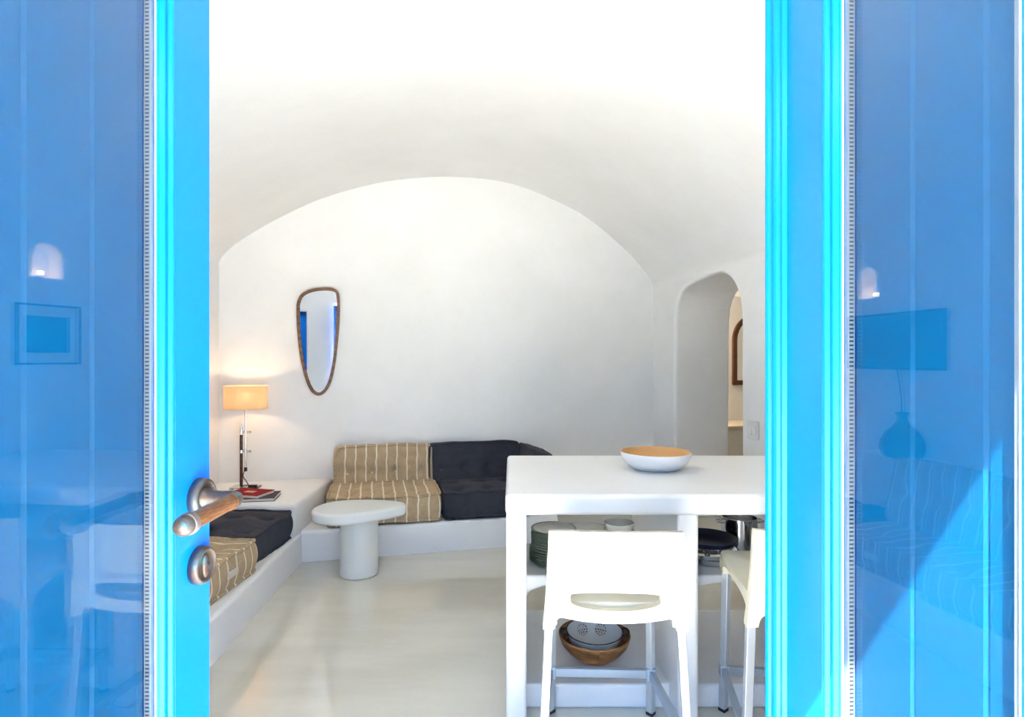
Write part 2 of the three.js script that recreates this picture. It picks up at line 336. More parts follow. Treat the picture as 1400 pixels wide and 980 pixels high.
// moulding between the flat of the stile (x = a) and the glass (x = a - 0.043): a bead, a fillet and an ogee
const moulding = (a) => [[a, 0], [a - 0.002, -0.003], ...arcPts(a - 0.0075, -0.002, 0.005, 20, 170), [a - 0.0135, -0.004], [a - 0.0155, -0.004], ...arcPts(a - 0.021, -0.006, 0.0046, 60, 175), [a - 0.0265, -0.0085], [a - 0.0285, -0.0085], [a - 0.031, -0.011]];
function leaf(name, label, m, W, hinge, swing, lap) {
  const d = new THREE.Group(); d.name = name; scene.add(d); structure(d, label, 'door');
  d.position.set(hinge[0], 0, hinge[1]); d.rotation.y = swing;
  const flatEnd = W - (lap ? 0.140 : 0.0965), gx1 = flatEnd - 0.031, hs = 0.115, gx0 = hs;      // glass between gx0 and gx1
  const outline = [[W, -DEPTH], [W, -0.003], [W - 0.003, 0], ...moulding(flatEnd), [gx1, -DEPTH]];
  mesh('stile', profileStrip(outline, 0.01, DOOR_H, m), M.blue, d);
  if (lap) {                                           // ribbed cover strip along the free edge
    const w = 0.058, z = -0.001;
    const p = [[W, z], [W, 0.009], ...arcPts(W - 0.007, 0.009, 0.007, 0, 180, 8), [W - 0.015, 0.009], [W - 0.017, 0.006], [W - 0.019, 0.006], ...arcPts(W - 0.027, 0.006, 0.0075, 0, 180, 8), [W - 0.036, 0.004], ...arcPts(W - 0.0405, 0.003, 0.0042, 0, 180, 6), [W - 0.046, z]];
    mesh('cover_strip', profileStrip(p, 0.01, DOOR_H, m), M.blue, d);
  }
  const hingeOutline = [[gx0, -DEPTH], [gx0, -0.011], [gx0 - 0.004, -0.0105], ...arcPts(gx0 - 0.014, -0.0085, 0.0062, 5, 120), [gx0 - 0.024, -0.004], [gx0 - 0.03, 0], [0.003, 0], [0, -0.003], [0, -DEPTH]].reverse();
  mesh('stile', profileStrip(hingeOutline, 0.01, DOOR_H, m), M.blue, d);
  const B = (x0, y0, z0, x1, y1, z1, r) => block(Math.min(m * x0, m * x1), y0, z0, Math.max(m * x0, m * x1), y1, z1, r);
  mesh('rail', B(gx0, 0.01, -DEPTH, gx1, 0.2, 0, 0.003), M.blue, d);
  mesh('rail', B(gx0, DOOR_H - 0.09, -DEPTH, gx1, DOOR_H, 0, 0.003), M.blue, d);
  const y0 = 0.2, y1 = DOOR_H - 0.09;
  mesh('glass_pane', new THREE.PlaneGeometry(gx1 - gx0, y1 - y0).translate(m * (gx0 + gx1) / 2, (y0 + y1) / 2, -0.0115), M.pane, d);
  mesh('glass_pane', new THREE.PlaneGeometry(gx1 - gx0, y1 - y0).translate(m * (gx0 + gx1) / 2, (y0 + y1) / 2, -0.0235), M.pane, d);
  // perforated spacer bar of the double glazing, and its pale seal
  const holes = [];
  for (const x of [gx1 - 0.006, gx0 + 0.006]) {
    const s = mesh('spacer', B(x - 0.0035, y0, -0.023, x + 0.0035, y1, -0.0125, 0.001), M.spacer, d);
    const dots = [];
    for (let y = 0.9; y < 1.99; y += 0.0058) dots.push(new THREE.BoxGeometry(0.0006, 0.0026, 0.006).translate(m * (x > 0.3 ? x - 0.0035 : x + 0.0035), y, -0.0178));
    const h = mesh('perforations', mergeGeometries(dots), M.rubber, s); h.userData.kind = 'stuff';
    const e = x > 0.3 ? gx1 : gx0, e2 = x > 0.3 ? gx1 - 0.0016 : gx0 + 0.0016;
    mesh('seal', B(e, y0, -0.0118, e2, y1, -0.0098, 0.0006), M.gasket, d);
  }
  // upright boards behind the glass
  const pitch = 0.1035, first = W - (lap ? 0.281 : 0.2313);
  const edges = []; for (let x = first; x > gx0; x -= pitch) edges.push(x);
  const cuts = [gx1, ...edges, gx0];
  for (let i = 0; i < cuts.length - 1; i++) {
    const a = cuts[i + 1], b = cuts[i], c = 0.0042;
    if (b - a < 0.012) continue;
    const z = -0.0285, p = [[a + 0.0003, -0.042], [a + 0.0003, z - c], [a + c, z], [b - c, z], [b - 0.0003, z - c], [b - 0.0003, -0.042]];
    mesh('board', profileStrip(p, y0, y1, m), M.board, d);
  }
  mesh('backing', B(gx0, y0, -DEPTH, gx1, y1, -0.0415, 0.001), M.board, d);
  return { d, B, W };
}
const SW_L = R(87), SW_R = R(85.7), W_L = 0.56, W_R = 0.556;
const FREE_L = [-0.52, -1.015], FREE_R = [0.444, -1.003];
const doorL = leaf('door_1', 'blue glazed door leaf with the bronze lever handle', 1, W_L, [FREE_L[0] - W_L * Math.cos(SW_L), FREE_L[1] + W_L * Math.sin(SW_L)], SW_L, false);
const doorR = leaf('door_2', 'blue glazed door leaf with a ribbed cover strip and a sunlit patch', -1, W_R, [FREE_R[0] + W_R * Math.cos(SW_R), FREE_R[1] + W_R * Math.sin(SW_R)], -SW_R, true);
{ // handle and key rose on the leaf with the lever
  const x = W_L - 0.036, y = 1.219, h = new THREE.Group(); h.name = 'handle'; h.userData.label = 'bronze lever handle on a round rose'; doorL.d.add(h);
  const disc = (r, t) => lathe([[0, 0], [r, 0], [r, t * 0.6], [r * 0.965, t * 0.85], [r * 0.88, t], [r * 0.8, t], [r * 0.74, t * 0.72], [r * 0.45, t * 0.72], [0.0001, t * 0.72]], 40).rotateX(PI / 2);
  mesh('rose', metreUV(disc(0.032, 0.016).translate(x, y, 0)), M.bronze, h);
  const neck = lathe([[0.018, 0.010], [0.017, 0.016], [0.0125, 0.02], [0.0115, 0.04], [0.0115, 0.055]], 28).rotateX(PI / 2).translate(x, y, 0);
  const elbow = tube([V(x, y, 0.045), V(x, y, 0.058), V(x - 0.004, y, 0.066), V(x - 0.014, y, 0.070), V(x - 0.026, y, 0.070)], 0.0118, 24, false, 16);
  mesh('neck', metreUV(join(neck, elbow)), M.bronze, h);
  const grip = lathe([[0.0125, 0], [0.0135, 0.003], [0.0135, 0.008], [0.0118, 0.010], [0.0122, 0.05], [0.0128, 0.104], [0.0128, 0.112]], 28);
  const toLever = new THREE.Matrix4().makeBasis(V(0.03, -1, 0).normalize(), V(-1, -0.03, 0).normalize(), V(0, 0, -1)).setPosition(x - 0.024, y, 0.070);
  mesh('grip', metreUV(grip.applyMatrix4(toLever)), M.brassGrip, h);
  mesh('collar', lathe([[0.0128, 0.110], [0.0158, 0.111], [0.0162, 0.1135], [0.0150, 0.1155], [0.0162, 0.1175], [0.0158, 0.121], [0.0140, 0.122]], 28).applyMatrix4(toLever), M.ivory, h);
  mesh('end_cap', metreUV(lathe([[0.0145, 0.120], [0.0148, 0.125], [0.0138, 0.131], [0.0105, 0.1365], [0.006, 0.139], [0.0001, 0.14]], 28).applyMatrix4(toLever)), M.bronze, h);
  mesh('screw', rod(V(x - 0.004, y - 0.024, 0.012), V(x - 0.004, y - 0.024, 0.0145), 0.0028), M.darkWood, h);
  const k = new THREE.Group(); k.name = 'key_rose'; k.userData.label = 'round bronze key rose with an oval keyhole cover'; doorL.d.add(k);
  const ky = y - 0.112;
  mesh('rose', metreUV(disc(0.031, 0.016).translate(x, ky, 0)), M.bronze, k);
  mesh('keyhole_cover', metreUV(new THREE.SphereGeometry(1, 24, 16).scale(0.0095, 0.02, 0.006).translate(x, ky - 0.001, 0.0125)), M.bronze, k);
  mesh('keyhole', join(rod(V(x, ky + 0.003, 0.016), V(x, ky + 0.003, 0.019), 0.003), block(x - 0.0015, ky - 0.012, 0.015, x + 0.0015, ky + 0.002, 0.0182, 0.0005)), M.rubber, k);
}
{ // window in the front wall, with blue frame and shutter leaf folded in
  const w = new THREE.Group(); w.name = 'window_1'; scene.add(w); structure(w, 'small blue framed window beside the door, seen in the mirror', 'window');
  const { x0, x1, y0, y1 } = WIN, z0 = INNER + 0.02, z1 = z0 + 0.07;
  mesh('frame', join(block(x0, y0, z0, x0 + 0.07, y1, z1, 0.004), block(x1 - 0.1, y0, z0, x1, y1, z1, 0.004), block(x0, y0, z0, x1, y0 + 0.07, z1, 0.004), block(x0, y1 - 0.07, z0, x1, y1, z1, 0.004)), M.blue, w);
  mesh('mullion', block((x0 + x1) / 2 - 0.04, y0 + 0.06, z0 + 0.005, (x0 + x1) / 2 + 0.03, y1 - 0.06, z1 - 0.005, 0.004), M.blue, w);
  for (const [a, b] of [[x0 + 0.07, (x0 + x1) / 2 - 0.04], [(x0 + x1) / 2 + 0.03, x1 - 0.1]]) mesh('glass_pane', new THREE.PlaneGeometry(b - a, y1 - y0 - 0.14).translate((a + b) / 2, (y0 + y1) / 2, z0 + 0.035), M.pane, w);
}
// ---------------------------------------------------------------- built-in plaster bench
const SLOPE = 0.24, TURN = Math.atan(SLOPE), SEAT = 0.22;
{
  const b = thing('built_in_bench', 'low white plaster bench built in along two walls with a raised corner ledge', 'bench');
  const soft = (pts, y0, y1, r = 0.025) => {           // an upright block with a drawn plan
    const s = new THREE.Shape(pts.map(([x, z]) => new THREE.Vector2(x, -z)));
    const g = new THREE.ExtrudeGeometry(s, { depth: y1 - y0 - r, bevelEnabled: true, bevelSize: r, bevelThickness: r, bevelOffset: -r, bevelSegments: 4 });
    g.rotateX(-PI / 2).translate(0, y0, 0);
    return metreUV(g);
  };
  const lw = (z) => BACK_L[0] + (z - BACK_L[1]) / (FRONT_L[1] - BACK_L[1]) * (FRONT_L[0] - BACK_L[0]) - 0.02;
  const bw = (x) => BACK_L[1] - SLOPE * (x - BACK_L[0]) - 0.02;
  const fr = (x) => -4.19 - SLOPE * (x + 1.5);
  mesh('side_seat', soft([[lw(-1.5), -1.5], [-1.40, -1.5], [-1.42, -2.8], [-1.497, -4.2], [lw(-4.2), -4.2]], -0.01, SEAT), M.plaster, b);
  mesh('corner_ledge', soft([[lw(-4.08), -4.08], [-1.50, -4.08], [-1.512, -4.6], [-1.525, bw(-1.52)], [lw(-4.9), bw(-2.39)]], -0.01, 0.435), M.plaster, b);
  mesh('back_seat', soft([[-1.55, fr(-1.55)], [0.36, fr(0.36)], [0.36, bw(0.36)], [-1.55, bw(-1.55)]], -0.01, SEAT), M.plaster, b);
  mesh('wall_ledge', soft([[lw(-1.5), -1.5], [-2.02, -1.5], [-2.12, -4.05], [lw(-4.05), -4.05]], SEAT - 0.03, 0.77, 0.02), M.plaster, b);
}

// ---------------------------------------------------------------- cushions
function cushion(name, label, w, h, d, fabric, o = {}) {
  const t = thing(name, label, 'cushion');
  const bulge = o.bulge ?? 0.02, side = o.side ?? 0.018, tufts = o.tufts ?? [], ph = o.phase ?? 0;
  const bend = (x, y, z) => {
    const a = x / (w / 2), b = y / (h / 2), c = z / (d / 2), s = Math.sign(b) * b * b;
    let Y = y + s * bulge * (1 - a ** 4) * (1 - c ** 4), X = x, Z = z;
    const round = o.round ?? 0.014;
    X -= round * a * Math.abs(a) ** 5 * c ** 10; Z -= round * c * Math.abs(c) ** 5 * a ** 10;
    X += side * (1 - b * b) * Math.sign(a) * Math.abs(a) ** 7; Z += side * (1 - b * b) * Math.sign(c) * Math.abs(c) ** 7;
    if (b > 0) for (const [tx, tz] of tufts) { const r2 = (x - tx) ** 2 + (z - tz) ** 2; Y -= (o.deep ?? 1) * b * (0.030 * Math.exp(-r2 / 0.0016) + 0.016 * Math.exp(-r2 / 0.010)); }
    Y += 0.010 * (o.deep ?? 1) * b * perlin.noise(x * 7 + ph, z * 7, 1.7) + 0.004 * b * perlin.noise(x * 19 + ph, z * 19, 4.1);
    X += 0.006 * perlin.noise(y * 9, z * 6, ph + 2); Z += 0.007 * perlin.noise(x * 7 + ph, y * 12, 6.5);
    Y += (o.sag ?? 0.008) * perlin.noise(x * 2.3 + ph, z * 2.1, 9.2);
    return V(X, Y, Z);
  };
  const g = new THREE.BoxGeometry(w, h, d, 44, 10, 36), p = g.attributes.position, n = g.attributes.normal.clone(), uv = g.attributes.uv;
  for (let i = 0; i < p.count; i++) {
    const x = p.getX(i), y = p.getY(i), z = p.getZ(i), q = bend(x, y, z);
    if (Math.abs(n.getX(i)) > 0.5) uv.setXY(i, 0, y); else if (Math.abs(n.getY(i)) > 0.5) uv.setXY(i, x + ph, z); else uv.setXY(i, x + ph + 0.012 * perlin.noise(x * 4, y * 9, ph), y);
    p.setXYZ(i, q.x, q.y, q.z);
  }
  g.computeVertexNormals();
  mesh('cover', g, fabric, t);
  const ring = (y) => { const o2 = []; const m = 22; for (let i = 0; i < 4 * m; i++) { const e = Math.floor(i / m), f = (i % m) / m * 2 - 1; const [a, c] = [[f, -1], [1, f], [-f, 1], [-1, -f]][e]; const q = bend(a * w / 2, y, c * d / 2); o2.push(q.add(V(a * 0.002, Math.sign(y) * 0.001, c * 0.002))); } return o2; };
  for (const y of [h / 2, -h / 2]) {
    const pg = tube(ring(y), 0.0105, 260, true, 7), pu = pg.attributes.uv, pp = pg.attributes.position;
    for (let i = 0; i < pp.count; i++) pu.setXY(i, Math.abs(pp.getX(i)) > w / 2 - 0.02 ? 0 : pp.getX(i) + ph, pp.getZ(i));
    mesh('piping', pg, fabric, t);
  }
  for (const [tx, tz] of tufts) { const q = bend(tx, h / 2, tz); mesh('button', new THREE.SphereGeometry(0.009, 12, 8).scale(1, 0.5, 1).translate(q.x, q.y + 0.003, q.z), o.button ?? fabric, t); }
  return t;
}
const grid = (w, d, nx, nz) => { const o = []; for (let i = 0; i < nx; i++) for (let j = 0; j < nz; j++) o.push([((i + 0.5) / nx - 0.5) * w, ((j + 0.5) / nz - 0.5) * d]); return o; };
// seat cushions on the side seat: local x runs along the bench, local +z is its front
function sideSeat(name, label, zFar, zNear, fabric, o) {
  const L = zNear - zFar, t = cushion(name, label, L, 0.165, 0.66, fabric, { tufts: grid(L, 0.66, 2, 2), ...o });
  const z = (zFar + zNear) / 2, front = -1.45 + (z + 2.8) / -1.4 * -0.055 - 0.02;
  t.rotation.y = PI / 2 - 0.045; t.position.set(front - 0.345, SEAT + 0.096, z);
  return t;
}
sideSeat('dark_seat_cushion', 'charcoal tufted seat cushion lying against the corner ledge with the books', -4.055, -3.455, M.dark, { phase: 0.3, bulge: 0.03, deep: 1.7, tufts: grid(0.6, 0.66, 2, 3) });
const strapped = sideSeat('striped_seat_cushion', 'taupe striped seat cushion with a cream pull tab on the side bench', -3.44, -2.80, M.stripe, { phase: 0.9, bulge: 0.014 });
mesh('pull_tab', block(-0.05, -0.015, 0.352, 0.05, 0.02, 0.362, 0.003), M.cream, strapped);
sideSeat('striped_seat_cushion', 'taupe striped seat cushion at the open end of the side bench', -2.78, -2.12, M.stripe, { phase: 1.7, bulge: 0.014 });
// backrests on the side seat
function sideBack(name, label, zFar, zNear, fabric, ph) {
  const L = zNear - zFar, t = cushion(name, label, L, 0.14, 0.40, fabric, { tufts: grid(L, 0.4, 3, 1), phase: ph });
  t.rotation.set(R(78), PI / 2 - 0.045, 0, 'YXZ'); const z = (zFar + zNear) / 2;
  t.position.set(-1.975 - 0.02 * (-z - 2.5), SEAT + 0.18 + 0.21, z);
  return t;
}
sideBack('striped_back_cushion', 'taupe striped back cushion standing on the side bench below the vase', -3.44, -2.80, M.stripe, 0.4);
sideBack('striped_back_cushion', 'taupe striped back cushion at the open end of the side bench', -2.78, -2.12, M.stripe, 2.4);
// cushions on the back seat: along the slanting bench
const along = (x, off) => { const z = -4.19 - SLOPE * (x + 1.5); return V(x - Math.sin(TURN) * off, 0, z - Math.cos(TURN) * off); };
function backSeat(name, label, x0, x1, fabric, o) {
  const w = (x1 - x0) / Math.cos(TURN), t = cushion(name, label, w, 0.185, 0.53, fabric, { tufts: grid(w, 0.53, 3, 2), ...o });
  const c = along((x0 + x1) / 2 + Math.sin(TURN) * 0.285, 0.285); t.rotation.y = TURN; t.position.set(c.x, SEAT + 0.115, c.z);
  return t;
}
function backRest(name, label, x0, x1, fabric, o, off = 0.66) {
  const w = (x1 - x0) / Math.cos(TURN), t = cushion(name, label, w, 0.14, 0.44, fabric, { tufts: grid(w, 0.34, 4, 1), ...o });
  const c = along((x0 + x1) / 2 + Math.sin(TURN) * off, off); t.rotation.set(R(80), TURN, 0, 'YXZ'); t.position.set(c.x, SEAT + 0.02 + 0.25, c.z);
  return t;
}
backSeat('striped_seat_cushion', 'taupe striped seat cushion behind the plaster side table', -1.40, -0.60, M.stripe, { phase: 0.05, button: M.cream });
backRest('striped_back_cushion', 'taupe striped back cushion leaning on the back wall beneath the mirror', -1.46, -0.70, M.stripe, { phase: 0.02, button: M.cream });
backSeat('dark_seat_cushion', 'charcoal seat cushion on the back bench next to the striped one', -0.565, 0.09, M.dark, { phase: 3.1 });
backRest('dark_back_cushion', 'charcoal back cushion leaning on the back wall next to the striped one', -0.71, 0.05, M.dark, { phase: 4.2 });
{
  const t = cushion('dark_end_cushion', 'charcoal cushion slumped across the end of the back bench', 0.55, 0.14, 0.42, M.dark, { phase: 6.2, tufts: grid(0.55, 0.36, 2, 1) });
  const c = along(0.25, 0.42); t.rotation.set(R(74), TURN - PI / 2, 0, 'YXZ'); t.position.set(c.x, SEAT + 0.25, c.z);
}

// ---------------------------------------------------------------- plaster side table
{
  const t = thing('side_table', 'white plaster side table with a rounded triangular top on a thick column', 'side table', [-1.03, 0, -3.97]);
  const pts = [[-0.292, 0.03], [-0.285, 0.115], [-0.235, 0.195], [-0.13, 0.238], [0.0, 0.222], [0.13, 0.145], [0.245, 0.055], [0.300, -0.015], [0.296, -0.085], [0.235, -0.135], [0.12, -0.172], [-0.02, -0.185], [-0.16, -0.16], [-0.255, -0.075]];
  const c = new THREE.CatmullRomCurve3(pts.map(([x, z]) => V(x, 0, z)), true).getPoints(90).slice(0, 90);
  const s = new THREE.Shape(c.map((q) => new THREE.Vector2(q.x, -q.z)));
  const g = new THREE.ExtrudeGeometry(s, { depth: 0.035, bevelEnabled: true, bevelSize: 0.022, bevelThickness: 0.02, bevelOffset: -0.022, bevelSegments: 5 });
  mesh('tabletop', metreUV(toCreasedNormals(g.rotateX(-PI / 2).translate(0, 0.405, 0), R(40))), M.satin, t);
  mesh('column', lathe([[0, 0], [0.124, 0], [0.126, 0.01], [0.1245, 0.2], [0.1255, 0.36], [0.128, 0.39], [0, 0.39]], 48), M.satin, t);
}

// ---------------------------------------------------------------- counter with shelves
const TOP = 0.92, CZ0 = -3.23, CZ1 = -2.29, SHELF = 0.49;
const BAYS = [[0.057, 0.652], [0.734, 1.352], [1.434, 1.955]];
{
  const t = thing('bar_counter', 'white polished plaster counter with open bays and shelves', 'counter');
  const g = block(-0.026, 0.838, CZ0, 1.955, TOP, CZ1, 0.018, 4);
  mesh('worktop', g, M.counter, t);
  mesh('end_panel', block(-0.023, 0, CZ0 + 0.005, 0.057, 0.845, CZ1 - 0.006, 0.012, 4), M.counter, t);
  for (const x of [0.652, 1.352]) mesh('divider', block(x, 0, CZ0 + 0.02, x + 0.082, 0.845, CZ1 - 0.02, 0.016, 4), M.counter, t);
  for (const [a, b] of BAYS) {
    mesh('plinth', block(a - 0.01, 0, CZ0 + 0.06, b + 0.01, 0.1, -2.44, 0.012, 4), M.counter, t);
    const s = new THREE.Shape(); s.moveTo(a - 0.01, SHELF - 0.105);
    for (let i = 0; i <= 24; i++) { const f = i / 24; s.lineTo(a + (b - a) * f, SHELF - 0.105 + 0.075 * Math.sqrt(Math.max(0, 1 - (2 * f - 1) ** 2))); }
    s.lineTo(b + 0.01, SHELF - 0.105); s.lineTo(b + 0.01, SHELF); s.lineTo(a - 0.01, SHELF); s.closePath();
    const e = new THREE.ExtrudeGeometry(s, { depth: 0.46 - 0.02, bevelEnabled: true, bevelSize: 0.01, bevelThickness: 0.01, bevelOffset: -0.01, bevelSegments: 3 }).translate(0, 0, -3.07 + 0.01);
    mesh('shelf', metreUV(e), M.counter, t);
  }
}
{ // white bowl lined with bamboo on the counter
  const t = thing('salad_bowl', 'white bowl with a bamboo-coloured inside standing on the counter', 'bowl', [0.69, TOP, -2.83]);
  mesh('outside', lathe([[0, 0], [0.085, 0], [0.1, 0.002], [0.125, 0.014], [0.15, 0.036], [0.164, 0.062], [0.167, 0.082], [0.166, 0.0845]], 64), M.white, t);
  mesh('inside', lathe([[0.166, 0.0845], [0.163, 0.085], [0.160, 0.082], [0.157, 0.064], [0.143, 0.040], [0.118, 0.020], [0.09, 0.010], [0.0001, 0.008]], 64), M.bamboo, t);
}
// plates, glass bowls and a serving dish in the first bay
function plate(r) {
  const t = new THREE.Group(); t.name = 'plate';
  const k = r / 0.11;
  mesh('body', lathe([[0.0001, 0], [0.062 * k, 0], [0.066 * k, 0.002], [0.075 * k, 0.005], [0.098 * k, 0.0105], [0.0985 * k, 0.013], [0.075 * k, 0.0085], [0.064 * k, 0.006], [0.0001, 0.005]], 48), M.china, t);
  mesh('rim', lathe([[0.0975 * k, 0.0098], [0.108 * k, 0.0122], [0.110 * k, 0.0138], [0.1085 * k, 0.0155], [0.0975 * k, 0.0135]], 48), M.green, t);
  return t;
}
function stackPlates(name, label, group, n, r, x, z, y, step) {
  const proto = plate(r);
  for (let i = 0; i < n; i++) { const p = i ? proto.clone() : proto; p.name = numbered(name); scene.add(p); p.position.set(x + (rnd() - 0.5) * 0.003, y + i * step, z + (rnd() - 0.5) * 0.003); p.rotation.y = i; p.userData = { label, category: 'plate', group }; }
}
stackPlates('dinner_plate', 'wide green-rimmed dinner plate at the bottom of the tallest plate stack', 'dinner plates under the small plates', 6, 0.132, 0.215, -2.80, SHELF, 0.0112);
stackPlates('small_plate', 'small green-rimmed plate piled on the wide dinner plates', 'small plates of the tallest stack', 8, 0.108, 0.198, -2.79, SHELF + 0.070, 0.0108);
stackPlates('side_plate', 'plate with a green rim in the low stack beside the glass bowls', 'plates of the low stack', 9, 0.118, 0.372, -2.93, SHELF, 0.0125);
{
  const g = lathe([[0.0001, 0], [0.036, 0], [0.038, 0.002], [0.046, 0.012], [0.066, 0.040], [0.075, 0.072], [0.0765, 0.078], [0.0745, 0.0775], [0.0725, 0.071], [0.063, 0.041], [0.043, 0.014], [0.034, 0.006], [0.0001, 0.006]], 10);
  for (let i = 0; i < 3; i++) tag(mesh('glass_bowl', g, M.glassware), 'clear faceted glass bowl in the nest beside the plates under the counter', 'bowl', 'nest of glass bowls').position.set(0.53, SHELF + i * 0.036, -2.92);
}
{ // wooden bowl and enamel colander on the plinth
  const wb = mesh('wooden_bowl', lathe([[0.0001, 0], [0.06, 0], [0.085, 0.008], [0.12, 0.035], [0.149, 0.07], [0.160, 0.104], [0.161, 0.110], [0.157, 0.111], [0.152, 0.104], [0.140, 0.072], [0.112, 0.040], [0.08, 0.016], [0.0001, 0.012]], 56), M.bowlWood);
  { const uv = wb.geometry.attributes.uv; for (let i = 0; i < uv.count; i++) uv.setXY(i, uv.getX(i) * 0.9, uv.getY(i) * 0.3); }
  tag(wb, 'round wooden bowl holding the white colander under the counter', 'bowl'); wb.position.set(0.372, 0.1, -2.66);
  const t = thing('colander', 'white enamel colander with dark rim sitting in the wooden bowl', 'colander', [0.372, 0.128, -2.66]);
  t.rotation.x = R(2);
  const shell = new Brush(plain(lathe([[0.0001, 0], [0.05, 0.001], [0.085, 0.018], [0.112, 0.05], [0.124, 0.092], [0.127, 0.0945], [0.126, 0.0965], [0.122, 0.094], [0.109, 0.052], [0.082, 0.021], [0.048, 0.004], [0.0001, 0.003]], 64)));
  const pins = [];
  const drill = (az, el) => { const q = V(Math.sin(az) * Math.cos(el), -Math.sin(el), Math.cos(az) * Math.cos(el)); pins.push(rod(V(0, 0.1, 0).addScaledVector(q, 0.06), V(0, 0.1, 0).addScaledVector(q, 0.16), 0.0042, 0.0042, 8)); };
  for (const c of [-0.42, 0.42, PI - 0.42, PI + 0.42]) { drill(c, 0.44); for (const [n, r] of [[6, 0.1], [12, 0.2]]) for (let i = 0; i < n; i++) { const a = i / n * 2 * PI; drill(c + r * Math.cos(a) * 1.1, 0.44 + r * Math.sin(a)); } }
  const cut = new Evaluator(); cut.attributes = ['position', 'normal', 'uv'];
  const out = cut.evaluate(shell, new Brush(join(...pins)), SUBTRACTION);
  mesh('basin', out.geometry, M.enamel, t);
  mesh('rim', new THREE.TorusGeometry(0.1255, 0.0026, 8, 64).rotateX(PI / 2).translate(0, 0.0955, 0), M.rubber, t);
  for (const s of [-1, 1]) mesh('handle', tube([V(s * 0.122, 0.088, -0.03), V(s * 0.146, 0.092, -0.026), V(s * 0.154, 0.093, 0), V(s * 0.146, 0.092, 0.026), V(s * 0.122, 0.088, 0.03)], 0.0042, 30), M.rubber, t);
}
{ // pans and pots in the second bay
  const pot = (name, label, r, h, x, z, lid) => {
    const t = thing(name, label, 'pot', [x, SHELF, z]);
    mesh('body', lathe([[0.0001, 0], [r - 0.006, 0], [r, 0.006], [r, h], [r + 0.003, h + 0.002], [r - 0.002, h + 0.002], [r - 0.003, h - 0.002], [r - 0.003, 0.008], [0.0001, 0.006]], 48), M.steel, t);
    for (const s of [-1, 1]) mesh('handle', tube([V(s * r, h - 0.02, -0.03), V(s * (r + 0.028), h - 0.018, -0.026), V(s * (r + 0.034), h - 0.018, 0), V(s * (r + 0.028), h - 0.018, 0.026), V(s * r, h - 0.02, 0.03)], 0.005, 24), M.steel, t);
    if (lid) { mesh('lid', lathe([[0.0001, h + 0.03], [r * 0.5, h + 0.024], [r * 0.9, h + 0.009], [r + 0.003, h + 0.004], [r + 0.003, h + 0.002]], 48), M.steel, t); mesh('lid_knob', lathe([[0.005, h + 0.028], [0.006, h + 0.04], [0.016, h + 0.046], [0.014, h + 0.054], [0.0001, h + 0.056]], 24), M.black, t); }
    return t;
  };
  pot('tall_pot', 'tall steel pot standing behind the frying pan under the counter', 0.085, 0.17, 1.135, -2.94, false);
  pot('lidded_pot', 'wide steel pot beside the divider, under the counter', 0.1, 0.13, 1.235, -2.72, false).rotation.y = 1.4;
  const pan = (name, label, r, h, x, y, z, turn, mat) => {
    const t = thing(name, label, 'pan', [x, y, z], turn);
    mesh('body', lathe([[0.0001, 0], [r * 0.78, 0], [r * 0.84, 0.004], [r, h], [r + 0.004, h + 0.001], [r + 0.002, h + 0.003], [r - 0.004, h], [r * 0.82, 0.008], [0.0001, 0.005]], 56), mat, t);
    mesh('band', lathe([[r * 0.862, 0.008], [r * 0.95 + 0.001, h * 0.6], [r * 0.95 - 0.001, h * 0.6]], 56), M.steel, t);
    const hd = new THREE.Group(); hd.name = 'handle'; t.add(hd);
    mesh('grip', bar(V(0, h * 0.72, r + 0.03), V(0, h + 0.012, r + 0.17), 0.024, 0.016, 0.007), M.black, hd);
    mesh('bracket', bar(V(0, h * 0.62, r * 0.94), V(0, h * 0.74, r + 0.04), 0.018, 0.006, 0.002), M.steel, hd);
    return t;
  };
  pan('sauteuse', 'steel pan under the dark frying pan beneath the counter', 0.135, 0.052, 0.94, SHELF, -2.82, -0.55, M.steel);
  pan('frying_pan', 'dark navy frying pan lying on a steel pan beneath the counter', 0.140, 0.048, 0.93, SHELF + 0.058, -2.82, -0.3, M.navy);
}

